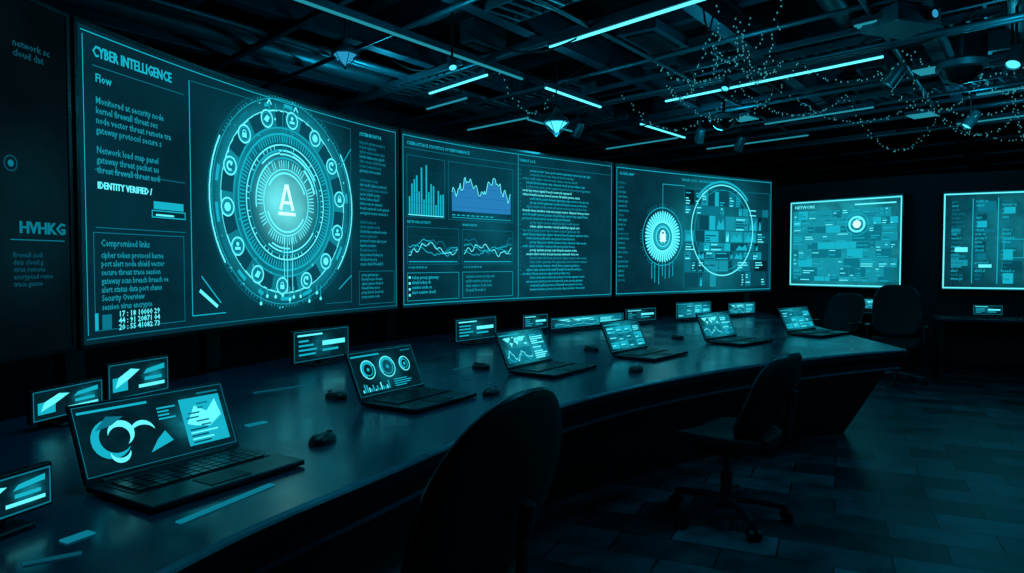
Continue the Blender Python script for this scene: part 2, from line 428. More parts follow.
for (x0,z0,x1,z1) in((.29,.32,.345,.16),(.80,1.25,.76,1.1),(.80,.3,.75,.2)):
    k.line([(A(x0),z0),(A(x1),z1)],.008,MID)
for dx in(-.03,.0,.05): k.line([(cx+dx,cz+.22),(cx+dx,cz+.58)],.004,MID);k.line([(cx+dx,cz-.22),(cx+dx,cz-.6)],.006,BR)
for dx in(-.16,.1): k.line([(cx+dx-.02,cz+.62),(cx+dx,cz+.65),(cx+dx+.02,cz+.62)],.010,BR)
k.line([(A(.285),.24),(A(.335),.14)],.020,BR)
k.text("SYSTEM MONITOR",A(.835),1.37,.038,MID,sx=.8)
z=1.31
for i in range(27):
    if i not in(7,16): k.text(line_of(int(U(16,29))),A(.835),z,.036,TXT if R()<.5 else DIM,sx=.8)
    z-=.036
k.frame(A(.83),.07,A(.975),.33,.004,DIM); k.text(para(6,24,.3),A(.84),.29,.034,TXT,sx=.8)
k.b.obj('main_display_graphics',parent=vw)
# --- charts panel
g=SEG[2];L=g.L;k=Ink(wall_surf(2))
k.frame(.04,.04,L-.04,1.46,.006,MID)
k.text("CYBER ATTACK STATISTICS OF PERFORMANCE",A(.03),1.385,.038,MID,sx=.95); k.text("THREAT LOG",A(.52),1.39,.036,MID)
k.rect(A(.02),1.355,A(.98),1.36,DIM); k.line([(A(.515),.05),(A(.515),1.45)],.006,MID)
k.frame(A(.03),.78,A(.19),1.30,.004,DIM); k.frame(A(.205),.78,A(.49),1.30,.004,DIM)
for i in range(15):
    x=A(.038)+i*.029; h=U(.12,.50)*(1-abs(i-6)/14); k.rect(x,.80,x+.019,.80+h,MID)
k.rect(A(.035),.795,A(.185),.803,BR)
x0,x1=A(.22),A(.48)
N=60
hs=[.14+.12*math.exp(-((i-16)/9)**2)+.16*math.exp(-((i-42)/8)**2)+.03*math.sin(i*1.1)+.03*U(-1,1) for i in range(N)]
for i in range(N-1):
    a=x0+(x1-x0)*i/(N-1);b=x0+(x1-x0)*(i+1)/(N-1)
    k.quad([(a,.86),(b,.86),(b,.86+hs[i+1]),(a,.86+hs[i])],BLU)
k.off=.006
k.line([(x0+(x1-x0)*i/(N-1),.875+hs[i]) for i in range(N)],.008,BR)
k.rect(x0,.80,x1,.806,MID)
for i in range(9): k.rect(x0+i*.06,.82,x0+i*.06+.04,.83,MID)
k.off=.004
for j in range(4): k.rect(A(.04),.9+j*.09,A(.185),.902+j*.09,FNT); k.rect(A(.21),.9+j*.09,A(.485),.902+j*.09,FNT)
for (xa,xb) in((A(.03),A(.25)),(A(.265),A(.49))):
    k.frame(xa,.38,xb,.70,.004,DIM)
    for q in range(4):
        ph=U(0,6);am=U(.03,.08)
        k.line([(xa+.02+(xb-xa-.04)*i/26,.50+q*.015+am*math.sin(ph+i*.28)+.02*math.sin(i*1.3+ph)*(q%2)+.012*U(-1,1)) for i in range(27)],.008,[MID,BR,MID,DIM][q])
    for j in range(5): k.rect(xa+.01,.42+j*.05,xb-.01,.422+j*.05,FNT)
    k.rect(xa+.02,.40,xb-.02,.408,MID)
k.text("NETWORK ACTIVITY",A(.03),.73,.03,MID); k.text("BANDWIDTH",A(.265),.73,.03,MID)
k.text("0 10 20 30 40 50 60",A(.035),.345,.028,MID); k.text("0 10 20 30 40 50 60",A(.27),.345,.028,MID)
k.frame(A(.03),.07,A(.25),.31,.004,MID);k.frame(A(.265),.07,A(.49),.31,.004,MID)
k.text(para(4,22,.3),A(.05),.255,.042,MID,sx=.9);k.text(para(4,24,.3),A(.28),.255,.042,TXT,sx=.85)
for i in range(4): k.rect(A(.036),.26-i*.05,A(.044),.28-i*.05,BR)
z=1.30
for i in range(31):
    ind=random.choice([0,0,.05,.1])
    k.text(line_of(int(U(44,66)-ind*60)),A(.535)+ind,z,.036,random.choice([MID,MID,TXT,BR]),sx=1.0); z-=.0395
k.text("\n".join("%02d"%i for i in range(1,25)),A(.52),1.30,.028,DIM,linesp=1.6)
k.b.obj('chart_display_graphics',parent=vw)
# --- map panel
g=SEG[3];L=g.L;k=Ink(wall_surf(3))
k.frame(.04,.04,L-.04,1.46,.008,MID)
k.text("GLOBAL MAP",A(.03),1.38,.04,MID);k.text("TARGET LOCK  / SECURE ZONE",A(.4),1.38,.04,MID)
z=1.28
for i in range(22): k.text(line_of(int(U(6,13))),A(.025),z,.04,random.choice([DIM,TXT,TXT]),sx=.85); z-=.052
cx,cz=A(.285),.70
k.ring(cx,cz,.225,.11,MID);k.off=.006
k.ticks(cx,cz,.16,.30,44,.022,BR,0);k.ring(cx,cz,.17,.02,BR);k.ring(cx,cz,.34,.010,MID);k.ticks(cx,cz,.345,.39,70,.008,DIM,.3)
k.disc(cx,cz,.15,MID,28)
k.off=.0085;k.disc(cx,cz,.125,TXT,28);k.off=.0105
k.rect(cx-.045,cz-.06,cx+.045,cz+.035,WH)          # padlock chip
k.arc(cx,cz+.035,.034,.016,0,180,WH)
for q in(-.03,0,.03):
    k.rect(cx-.07,cz-.018+q,cx-.045,cz-.008+q,BR);k.rect(cx+.045,cz-.018+q,cx+.07,cz-.008+q,BR);k.rect(cx+q-.005,cz-.085,cx+q+.005,cz-.06,BR)
k.ring(cx,cz,.115,.010,BR)
k.off=.005
for dx in(-.18,-.13,-.06,0,.05,.12,.18): k.line([(cx+dx,cz-.30),(cx+dx,cz-.45-U(0,.15))],.012,MID)
k.line([(cx,cz+.3),(cx,cz+.62),(A(.42),cz+.62)],.008,MID)
mx,mz=A(.66),.80
# picture collage: rows of unequal tiles
z=.09
while z<1.26:
    rh=random.choice([.08,.11,.15,.19]);x=A(.42)
    if z+rh>1.29: rh=1.29-z
    while x<A(.955):
        w_=random.choice([.08,.12,.18,.26])
        if x+w_>A(.97):w_=A(.97)-x
        inside=(x+w_/2-mx)**2+(z+rh/2-mz)**2<.5**2
        if R()<(.95 if inside else .6):
            k.off=.0062;m=random.choice([DIM,DIM,MID,TXT,TXT,FNT] if inside else [DIM,FNT,FNT,DRK,TXT]);k.rect(x,z,x+w_-.012,z+rh-.012,m)
            k.off=.0070;kind=R()
            if kind<.55:
                for q in range(int(rh/.032)):
                    if R()<.75:
                        k.rect(x+.012,z+.008+q*.032,x+.012+(w_-.04)*U(.3,1),z+.022+q*.032,BR if R()<.5 else (FNT if m in(MID,TXT) else MID))
            elif kind<.8:
                k.poly([(x+.01,z+.01),(x+w_*.3,z+rh*.7),(x+w_*.5,z+rh*.4),(x+w_*.75,z+rh*.8),(x+w_-.025,z+.01)],MID if m!=MID else BR)
        x+=w_
    z+=rh
k.off=.0080
k.ring(mx,mz,.57,.016,BR);k.ring(mx,mz,.51,.006,MID);k.arc(mx,mz,.61,.03,40,140,MID)
for x in(.415,.972): k.line([(A(x),.08),(A(x),1.3)],.006,DIM)
k.rect(A(.415),1.3,A(.972),1.306,DIM)
k.b.obj('map_display_graphics',parent=vw)
# --- left side panel
g=SEG[0];L=g.L;k=Ink(wall_surf(0))
k.text(para(2,12,.3),L-.30,1.28,.04,FNT)
for q in(0,.004):k.text("HVHKG",L-.29+q,.52,.07,DIM,space=.95)
k.rect(L-.33,.49,L-.06,.494,DIM)
k.text(para(5,16,.3),L-.32,.42,.03,FNT)
k.ring(L-.32,.80,.03,.006,FNT);k.disc(L-.32,.80,.014,DIM)
for i in range(10):k.rect(L-1.4+i*.05,.5,L-1.37+i*.05,.5+U(.05,.3),FNT)
k.b.obj('side_display_graphics',parent=vw)
# --- support posts
b=MB()
for kk,X in((0,2.0),(1,.1),(1,1.05),(1,2.0),(2,.0),(2,1.1),(2,2.1),(3,.1),(3,1.2),(3,2.5)):
    S=wall_surf(kk)
    p=S(X,0,-.14);
    d=SEG[kk].at(X)[1];M=Matrix.Translation((p.x,p.y,0))@Matrix.Rotation(math.atan2(d.y,d.x),4,'Z')
    b.box((0,0,.95),(.12,.06,1.9),M_bezel,M); b.box((0,0,.015),(.35,.16,.03),M_bezel,M); b.box((0,.04,1.4),(.3,.06,.3),M_bezel,M)
b.obj('support_posts',parent=vw,bevel=.004)
# ---------------------------------------------------------------- desk
FP=[Vector(p) for p in((-1.02,-1.8),(-1.0,-.7),(-.93,.45),(-.72,1.46),(-.36,2.19),(.05,2.92),(.70,3.70),(1.68,4.50),(2.95,5.20),(4.4,5.7))]
def chain(P,n):
    pts=[cr(P,i,q/12) for i in range(1,len(P)-2) for q in range(12)]+[P[-2]]
    l=[0]
    for a,c in zip(pts,pts[1:]):l.append(l[-1]+(c-a).length)
    out=[]
    for i in range(n+1):
        s=l[-1]*i/n;j=0
        while j<len(l)-2 and l[j+1]<s:j+=1
        out.append(pts[j].lerp(pts[j+1],(s-l[j])/(l[j+1]-l[j])))
    return out
ND=80
front=chain(FP,ND)
rp=[]
for kk in range(4):
    for i in range(24):
        X=SEG[kk].L*i/24
        p=wall_surf(kk)(X,0,-.05); 
        if kk==3 and i>22: break
        rp.append(Vector((p.x,p.y)))
rp=[q for q in rp if q.y>-.7]
rl=[0]
for a,c in zip(rp,rp[1:]):rl.append(rl[-1]+(c-a).length)
rear=[]
for i in range(ND+1):
    s=rl[-1]*i/ND;j=0
    while j<len(rl)-2 and rl[j+1]<s:j+=1
    rear.append(rp[j].lerp(rp[j+1],(s-rl[j])/(rl[j+1]-rl[j])))
fn=[]
for i in range(ND+1):
    d=(front[min(i+1,ND)]-front[max(i-1,0)]).normalized();fn.append(Vector((d.y,-d.x)))
desk=empty('curved_control_desk')
b=MB()
NR=10
vs=[];fs=[]
for i in range(ND+1):
    f0=front[i]-fn[i]*.02
    for j in range(NR+1):
        p=f0.lerp(rear[i],j/NR);vs.append((p.x,p.y,.75))
for i in range(ND):
    for j in range(NR): o=i*(NR+1)+j;fs.append((o,o+NR+1,o+NR+2,o+1))
b.add(vs,fs,M_desk)
def sweep(prof,mat,lim=None):
    vs=[];fs=[];m=len(prof)
    for i in range(ND+1):
        for d,z in prof:
            p=front[i]-fn[i]*d;vs.append((p.x,p.y,z))
    for i in range(ND):
        for q in range(m-1):fs.append((i*m+q,i*m+q+1,(i+1)*m+q+1,(i+1)*m+q))
    b.add(vs,fs,mat)
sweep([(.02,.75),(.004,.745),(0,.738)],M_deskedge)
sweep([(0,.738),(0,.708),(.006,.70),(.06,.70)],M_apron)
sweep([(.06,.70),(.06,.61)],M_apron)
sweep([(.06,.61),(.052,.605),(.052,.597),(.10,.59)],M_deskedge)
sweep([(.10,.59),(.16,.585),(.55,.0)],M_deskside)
i=ND;f=front[i];n_=fn[i]
P=lambda d,z:((f-n_*d).x,(f-n_*d).y,z)
r_=rear[i]
pl=[(f.x,f.y,.75),(f.x,f.y,.70),P(.06,.70),P(.06,.60),P(.16,.585),P(.55,0),(r_.x,r_.y,0),(r_.x,r_.y,.75)]
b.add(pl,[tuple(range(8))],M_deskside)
dd=(r_-f);e=Vector((dd.y,-dd.x)).normalized()*.012
b.add([(f.x,f.y,.752),(f.x+e.x,f.y+e.y,.745),(f.x+e.x,f.y+e.y,.70),(r_.x,r_.y,.752),(r_.x+e.x,r_.y+e.y,.745),(r_.x+e.x,r_.y+e.y,.70)],[(0,1,4,3),(1,2,5,4)],M_deskedge)
vs=[];fs=[]
for i in range(ND+1): vs+=[(rear[i].x,rear[i].y,.75),(rear[i].x,rear[i].y,0)]
for i in range(ND): fs.append((2*i,2*i+2,2*i+3,2*i+1))
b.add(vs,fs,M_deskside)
b.obj('worktop_and_base',parent=desk)
b=MB()  # glowing strips standing in for reflected streaks and lit bits on the worktop
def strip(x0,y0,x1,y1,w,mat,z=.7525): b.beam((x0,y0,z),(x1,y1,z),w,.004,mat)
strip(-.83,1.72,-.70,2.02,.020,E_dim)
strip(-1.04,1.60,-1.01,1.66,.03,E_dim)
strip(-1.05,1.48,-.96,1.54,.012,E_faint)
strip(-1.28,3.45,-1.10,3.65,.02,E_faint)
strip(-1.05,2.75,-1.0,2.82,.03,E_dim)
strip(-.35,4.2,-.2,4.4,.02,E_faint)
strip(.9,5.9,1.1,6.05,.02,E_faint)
b.obj('desk_glint_strips',parent=desk)
# ---------------------------------------------------------------- laptops
SM=[screen_mat('small_picture_%d'%i,srgb(3,36,46),srgb(*[(16,120,136),(10,90,106),(30,160,175),(24,150,165)][i]),[.75,.5,.5,.5][i],.5,[.5,.6,1.1,1.1][i],1.7,5) for i in range(4)]
def laptop(x,y,ang,w,i,name='laptop',tilt=24,h=.235):
    d=.32
    M=Matrix.Translation((x,y,.75))@Matrix.Rotation(math.radians(ang),4,'Z')
    e=empty(name);
    v=[0,1,2,3,2,3][i]
    b=MB()
    b.box((0,-d/2,.013),(w,d,.018),M_laptop,M)
    o=b.obj('base',parent=e,bevel=.005)
    b=MB()
    b.box((0,-.115,.0225),(w*.88,.15,.002),M_key,M)
    for r in range(5):
        nk=13
        for c in range(nk):
            b.box((-w*.41+(c+.5)*w*.82/nk,-.055-r*.029,.0255),(w*.82/nk-.005,.023,.005),M_laptop,M)
    b.box((0,-.255,.0228),(w*.26,.09,.002),M_key,M)
    b.obj('keyboard',parent=e)
    T=M@Matrix.Translation((0,0,.022))@Matrix.Rotation(math.radians(-tilt),4,'X')
    b=MB();b.box((0,.004,h/2),(w,.008,h),M_laptop,T);b.obj('lid',parent=e,bevel=.003)
    b=MB()
    hw=w/2-.010
    b.add([(-hw,-.0015,.016),(hw,-.0015,.016),(hw,-.0015,h-.010),(-hw,-.0015,h-.010)],[(0,1,2,3)],SM[v],T,uvs=[[(0,0),(1,0),(1,1),(0,1)]])
    b.obj('display',parent=e)
    def S(X,Z,off=0): return T@Vector((-hw+X,-.002-off,.016+Z))
    k=Ink(S);k.off=.001;ui_fill(k,2*hw,h-.026,v)
    k.b.obj('display_graphics',parent=e)
    b=MB();b.cyl((-w*.4,.004,.02),(w*.4,.004,.02),.008,.008,M_blackplastic,10,M);b.obj('hinge',parent=e,smooth=True)
LP=[(-1.065,2.16,58.5,.51),(-.56,3.32,58,.46),(.12,4.25,55,.50),(.84,4.93,50,.50),(1.73,5.75,43,.50),(2.65,6.38,39,.52)]
for i,(x,y,a,w) in enumerate(LP): laptop(x,y,a,w,i)
# ---------------------------------------------------------------- mice
def mouse(x,y,a,sc=1.0):
    M=Matrix.Translation((x,y,.7505))@Matrix.Rotation(math.radians(a),4,'Z')@Matrix.Scale(sc,4)
    b=MB()
    def f(p):
        z=max(p.z,0)*(1+.14*(-p.y/.06 if p.y<0 else 0))
        return (p.x*(1-.12*(p.y/.06)),p.y,z)
    b.superq((.034,.06,.034),.8,.8,M_blackplastic,f,M,24,12)
    b.cyl((-.005,.034,.028),(.005,.034,.028),.009,.009,M_chairmetal,12,M)
    b.box((0,.03,.029),(.0015,.05,.006),M_key,M)
    b.obj('computer_mouse',smooth=True)
for m in((-.68,2.50,-20,1.05),(-.10,3.42,-30,1.0),(.74,4.15,-40,1.0),(-.84,3.32,60,1.0),(-.19,4.26,60,1.0),(.58,5.12,50,1.0),(1.40,5.90,40,1.0)): mouse(*m)
# ---------------------------------------------------------------- small desk monitors
def small_monitor(x,y,a,w,h,v,lift=.03,name='desk_monitor'):
    M=Matrix.Translation((x,y,.7505))@Matrix.Rotation(math.radians(a),4,'Z')
    e=empty(name);b=MB()
    b.box((0,.03,.006),(w*.4,.12,.012),M_blackplastic,M);b.box((0,.04,lift+h*.3),(.04,.02,h*.6+lift),M_blackplastic,M)
    b.box((0,.015,lift+h/2),(w,.02,h),M_bezel,M)
    b.obj('stand_and_casing',parent=e,bevel=.003)
    b=MB();hw=w/2-.008
    b.add([(-hw,.0035,lift+.008),(hw,.0035,lift+.008),(hw,.0035,lift+h-.008),(-hw,.0035,lift+h-.008)],[(0,1,2,3)],SM[v],M,uvs=[[(0,0),(1,0),(1,1),(0,1)]])
    b.obj('display',parent=e)
    def S(X,Z,off=0): return M@Vector((-hw+X,.002-off,lift+.008+Z))
    k=Ink(S);k.off=.001;W=2*hw;Hh=h-.016;u=Hh/10
    k.frame(0,0,W,Hh,.004,DIM)
    if v==1:
        k.rect(W*.5,u*4.6,W*.93,u*6.2,BR);k.rect(W*.5,u*2.6,W*.8,u*3.4,MID)
        for q in range(4):k.rect(W*.08,u*(2+q*1.5),W*U(.2,.42),u*(2.6+q*1.5),MID)
        k.rect(W*.06,u*8.4,W*.5,u*9,BR)
    elif v==0:
        k.rect(W*.06,u*2,W*.30,u*6,MID);k.off=.0016;k.poly([(W*.10,u*3),(W*.3,u*5),(W*.5,u*7.6),(W*.35,u*8.2),(W*.15,u*6)],BR);k.rect(W*.48,u*2,W*.93,u*3,BR);k.rect(W*.58,u*4,W*.88,u*5,MID);k.poly([(W*.56,u*6),(W*.93,u*6.8),(W*.93,u*8.4),(W*.62,u*7.4)],MID)
    else: ui_fill(k,W,Hh,v)
    k.b.obj('display_graphics',parent=e)
small_monitor(-1.20,4.42,62,.50,.20,1)
small_monitor(-.28,5.55,52,.50,.18,1)
small_monitor(2.02,7.75,36,.60,.18,3)
small_monitor(-1.72,3.22,70,.34,.17,0)
small_monitor(-1.78,2.80,76,.34,.13,0)
small_monitor(.75,6.75,44,1.1,.11,2)
small_monitor(1.35,7.3,40,.5,.14,1)
small_monitor(2.75,8.35,34,.5,.14,2);small_monitor(.22,6.45,46,.35,.14,1)
small_monitor(-1.21,1.66,72,.24,.11,0)
# ---------------------------------------------------------------- office chairs
def chair(x,y,face,name='office_chair',seat=.46,top=.95,arms=True,base_rot=0,bw=.25,er=.55,bb=.08,curv=1.3):
    M=Matrix.Translation((x,y,0))@Matrix.Rotation(math.radians(face),4,'Z')  # faces local +Y
    e=empty(name)
    b=MB()
    def fs_(p):
        return (p.x,p.y,p.z+ .03*(p.x/.25)**2 - (.03*((p.y-.1)/.12)**2 if p.y>.1 else 0))
    b.superq((.25,.245,.042),.5,.45,M_fabric,fs_,M@Matrix.Translation((0,0,seat)),32,14)
    b.obj('seat',parent=e,smooth=True)
    b=MB();hh=(top-seat-bb)/2
    def fb(p):
        z=p.z; w=1-.10*max(0,z/hh)**2
        return (p.x*w, p.y+.22*p.x*p.x/.25*curv-.05*math.cos(z/hh*1.4)-.10*(z/hh) , z)
    b.superq((bw,.028,hh),er,.5,M_fabric,fb,M@Matrix.Translation((0,-.25,seat+bb+hh)),36,22)
    pts=[]
    for i in range(49):
        t=2*math.pi*i/48;c,s_=math.cos(t),math.sin(t)
        px=bw*math.copysign(abs(c)**er,c);pz=hh*math.copysign(abs(s_)**er,s_)
        q=fb(Vector((px,0,pz)));pts.append((q[0],q[1]-.25,q[2]+seat+bb+hh))
    b.tube(pts,.009,M_chairmetal,6,M)
    b.obj('backrest',parent=e,smooth=True)
    b=MB()
    b.tube([(0,-.08,seat-.06),(0,-.25,seat-.05),(0,-.335,seat+.02),(0,-.345,seat+.2),(0,-.36,seat+.3)],.022,M_chairmetal,10,M)
    b.box((0,0,seat-.06),(.22,.24,.035),M_chairmetal,M)
    b.cyl((0,0,.09),(0,0,.26),.032,.03,M_chairmetal,16,M);b.cyl((0,0,.24),(0,0,seat-.06),.018,.018,M_chairmetal,14,M)
    b.cyl((0,0,.07),(0,0,.135),.055,.04,M_chairmetal,18,M)
    for i in range(5):
        t=math.radians(72*i+base_rot);c,s=math.cos(t),math.sin(t)
        b.tube([(c*.03,s*.03,.115),(c*.16,s*.16,.105),(c*.31,s*.31,.082)],.02,M_chairmetal,8,M)
        b.cyl((c*.31,s*.31,.05),(c*.31,s*.31,.09),.012,.012,M_chairmetal,8,M)
        for q in(-1,1):
            a=(c*.315-s*.012*q,s*.315+c*.012*q,.03);a2=(c*.315-s*.032*q,s*.315+c*.032*q,.03)
            b.cyl(a,a2,.03,.03,M_blackplastic,14,M)
        b.box((c*.315,s*.315,.045),(.03,.03,.03),M_blackplastic,M)
    if arms:
        for q in(-1,1):
            b.tube([(q*.12,0,seat-.05),(q*.26,0,seat-.04),(q*.295,-.01,seat+.03),(q*.29,-.02,seat+.19)],.014,M_chairmetal,8,M)
            b.superq((.035,.13,.016),.5,.5,M_blackplastic,None,M@Matrix.Translation((q*.29,.0,seat+.20)),20,8)
    b.obj('frame_and_castors',parent=e,smooth=True)
chair(-.26,2.09,58,top=1.045,arms=False,bw=.35,er=.85,bb=-.04,seat=.44,curv=.6)
chair(1.17,3.78,46,top=.93,base_rot=16,seat=.45,arms=False,er=.65,bb=.02)
chair(4.45,8.1,150,top=1.12,base_rot=20)
chair(3.95,8.6,120,top=1.0,base_rot=0)
chair(6.2,6.9,10,top=1.0,base_rot=30)
# ---------------------------------------------------------------- side wall displays
sA=((4.14,10.5),(5.2,9.3));sB=((5.56,9.1),(6.75,8.55))
def side_display(p0,p1,kind,name,zb=1.03,h=1.28):
    e=empty(name);Lw=(Vector(p1)-Vector(p0)).length
    S=flat_surf(p0,p1,zb)
    mt_=screen_mat('side_picture_a',srgb(12,92,106),srgb(30,160,173),.5,.5,.9,1.2,6,st=1.1) if kind=='a' else screen_mat('side_picture_b',srgb(7,62,76),srgb(16,112,127),.55,.55,.8,1.2,6)
    panel_body(S,Lw,h,mt_,n=6).obj('display_panel',parent=e)
    k=Ink(S);k.frame(.03,.03,Lw-.03,h-.03,.018,BR)
    k.off=.006
    if kind=='a':
        z=.10
        while z<h-.22:
            rh=random.choice([.07,.10,.13]);x=.08
            while x<Lw-.16:
                w_=U(.06,.26)
                if x+w_>Lw-.07:w_=Lw-.07-x
                k.off=.006;k.rect(x,z,x+w_-.008,z+rh-.008,random.choice([DIM,TXT,TXT,MID,TXT,DIM]))
                k.off=.0068
                for q in range(int(rh/.03)):
                    if R()<.55:k.rect(x+.01,z+.008+q*.03,x+.01+(w_-.03)*U(.3,.95),z+.02+q*.03,random.choice([BR,MID,DIM,MID]))
                x+=w_
            z+=rh
        k.off=.0085;k.ring(Lw*.62,h*.70,.10,.03,BR);k.disc(Lw*.62,h*.70,.055,WH);k.ring(Lw*.62,h*.70,.155,.01,MID)
        k.text("NETWORK",.1,h-.13,.06,BR);k.rect(Lw*.6,h-.12,Lw-.1,h-.10,BR)
    else:
        for xx in(.12,.38,.66,.9):
            z=h-.15
            for i in range(20):
                k.text(line_of(int(U(4,9))),xx,z,.046,random.choice([DIM,MID,MID]),sx=.9);z-=.052
        k.line([(.35,.1),(.35,h-.1)],.01,MID);k.line([(.62,.1),(.62,h-.1)],.01,MID)
        for c in(.12,.40,.68,.92):
            z=.1
            while z<h-.25:
                hh=random.choice([.06,.1,.15])
                if R()<.55:k.rect(c,z,c+U(.08,.2),z+hh-.02,random.choice([DIM,FNT,MID,DIM,TXT]))
                z+=hh
        k.off=.009;k.frame(.68,.42,.9,.66,.008,MID);k.rect(.16,.5,.3,.56,BR);k.rect(.42,.3,.56,.34,BR)
    k.b.obj('display_graphics',parent=e)
    b=MB()
    for X in(.2,Lw-.2):
        p=S(X,0,-.06);q=S(X,0,-.13);b.beam((p.x,p.y,1.5),(q.x,q.y,1.5),.08,.3,M_bezel)
    b.obj('wall_bracket',parent=e)
side_display(*sA,'a','wall_display');side_display(*sB,'b','wall_display')
b=MB()
pl=[Vector(p) for p in((3.75,11.15),(5.36,9.33),(8.2,8.0))]
for a,c in zip(pl,pl[1:]):
    d=(c-a).normalized();n=Vector((d.y,-d.x));a2,c2=a-n*.1,c-n*.1
    a3,c3=a-n*.02,c-n*.02
    b.beam(((a3.x+a2.x)/2,(a3.y+a2.y)/2,1.28),((c3.x+c2.x)/2,(c3.y+c2.y)/2,1.28),.10,2.56,M_wall)
b.obj('wall_partition')
def table(x,y,a,w,d,name='work_table'):
    M=Matrix.Translation((x,y,0))@Matrix.Rotation(math.radians(a),4,'Z');b=MB()
    b.box((0,0,.735),(w,d,.03),M_desk,M);b.box((0,d*.35,.45),(w-.1,.02,.5),M_deskside,M)
    for i in(-1,1):
        b.box((i*(w/2-.06),0,.36),(.05,d*.8,.72),M_deskside,M)
    b.obj(name,bevel=.004)
table(5.9,7.95,-25,1.9,.6);table(4.75,9.15,-48,1.0,.5)
table(7.6,7.1,-25,1.4,.6)
small_monitor(5.55,8.15,-25,.30,.12,1);small_monitor(4.75,9.15,-48,.5,.14,2);small_monitor(6.2,7.85,-25,.45,.16,3)
# ---------------------------------------------------------------- room shell
X0,X1,Y0,Y1,ZC=-4.6,11,-3.2,15,4.0
def slab(name,c,s,mat): b=MB();b.box(c,s,mat);return b.obj(name)
cx0,cy0=(X0+X1)/2,(Y0+Y1)/2
m,nt,out=new_mat('floor_tiles');Lk=nt.links;N=nt.nodes.new
p=N('ShaderNodeBsdfPrincipled');Lk.new(p.outputs[0],out.inputs[0])
tc=N('ShaderNodeTexCoord');mp=N('ShaderNodeMapping');mp.inputs['Rotation'].default_value=(0,0,math.radians(25))
Lk.new(tc.outputs['Object'],mp.inputs[0])
br=N('ShaderNodeTexBrick');br.offset=.5;br.inputs['Scale'].default_value=1.0;br.inputs['Brick Width'].default_value=.5;br.inputs['Row Height'].default_value=.25
br.inputs['Mortar Size'].default_value=.005;br.inputs['Color1'].default_value=srgb(20,48,58);br.inputs['Color2'].default_value=srgb(64,112,128);br.inputs['Mortar'].default_value=srgb(10,26,32)
Lk.new(mp.outputs[0],br.inputs[0])
no=N('ShaderNodeTexNoise');no.inputs['Scale'].default_value=5;no.inputs['Detail'].default_value=9;no.inputs['Roughness'].default_value=.65;Lk.new(mp.outputs[0],no.inputs[0])
nr=N('ShaderNodeMapRange');nr.inputs[1].default_value=.35;nr.inputs[2].default_value=.65;nr.inputs[3].default_value=.25;nr.inputs[4].default_value=1;Lk.new(no.outputs['Fac'],nr.inputs[0])
mu=N('ShaderNodeMix');mu.data_type='RGBA';mu.blend_type='MULTIPLY';mu.inputs[0].default_value=.85
Lk.new(br.outputs['Color'],mu.inputs[6]);Lk.new(nr.outputs[0],mu.inputs[7]);Lk.new(mu.outputs[2],p.inputs['Base Color'])
mr=N('ShaderNodeMapRange');mr.inputs[3].default_value=.22;mr.inputs[4].default_value=.55;Lk.new(no.outputs['Fac'],mr.inputs[0]);Lk.new(mr.outputs[0],p.inputs['Roughness'])
bu=N('ShaderNodeBump');bu.inputs['Strength'].default_value=.3;bu.inputs['Distance'].default_value=.01;Lk.new(br.outputs['Fac'],bu.inputs['Height']);bu.invert=True;Lk.new(bu.outputs[0],p.inputs['Normal'])
M_floor=m
slab('floor',(cx0,cy0,-.05),(X1-X0,Y1-Y0,.1),M_floor)
slab('ceiling',(cx0,cy0,ZC+.05),(X1-X0,Y1-Y0,.1),M_ceil)
slab('wall_left',(X0-.05,cy0,ZC/2),(.1,Y1-Y0,ZC),M_wall)
slab('wall_right',(X1+.05,cy0,ZC/2),(.1,Y1-Y0,ZC),M_wall)
slab('wall_back',(cx0,Y1+.05,ZC/2),(X1-X0,.1,ZC),M_wall)
slab('wall_front',(cx0,Y0-.05,ZC/2),(X1-X0,.1,ZC),M_wall)
# ---------------------------------------------------------------- ceiling structure
e1=Vector((.6,.8));e2=Vector((.69,-.724)).normalized()
O=Vector((1.0,6.5))
def L2(o,d,a,c,z): p=o+d*a;q=o+d*c;return (p.x,p.y,z),(q.x,q.y,z)
def clip(o,d):
    lo,hi=-30,30
    for k_,(mn,mx) in enumerate(((X0+.1,X1-.1),(Y0+.1,Y1-.1))):
        if abs(d[k_])>1e-6:
            t0=(mn-o[k_])/d[k_];t1=(mx-o[k_])/d[k_];lo=max(lo,min(t0,t1));hi=min(hi,max(t0,t1))
    return lo,hi
ce=empty('ceiling_grid')
b=MB()
for i in range(-7,8):
    o=O+e2*(i*1.35-.35);lo,hi=clip(o,e1)
    if hi-lo<1:continue
    p,q=L2(o,e1,lo,hi,3.42)
    b.beam(p,q,.03,.22,M_beam)
    b.beam((p[0],p[1],3.53),(q[0],q[1],3.53),.12,.02,M_beam);b.beam((p[0],p[1],3.31),(q[0],q[1],3.31),.12,.02,M_beam)
for i in range(-7,8):
    o=O+e1*(i*1.7+.3);lo,hi=clip(o,e2)
    if hi-lo<1:continue
    p,q=L2(o,e2,lo,hi,3.68);b.beam(p,q,.10,.26,M_beam)
    p,q=L2(o+e1*.5,e2,lo+.5,hi-.5,3.28)
    if hi-lo>2:b.beam(p,q,.05,.04,M_beam)
b.obj('steel_beams',parent=ce)
b=MB()
for off,z,r in((-.9,3.75,.16),(3.0,3.72,.2),(1.6,3.78,.12),(-2.1,3.3,.03),(-2.2,3.3,.02),(-2.6,3.36,.09),(.25,3.25,.018),(2.1,3.25,.022),(4.3,3.25,.03)):
    o=O+e2*off;lo,hi=clip(o,e1);p,q=L2(o,e1,lo+.3,hi-.3,z);b.cyl(p,q,r,r,M_duct,20)
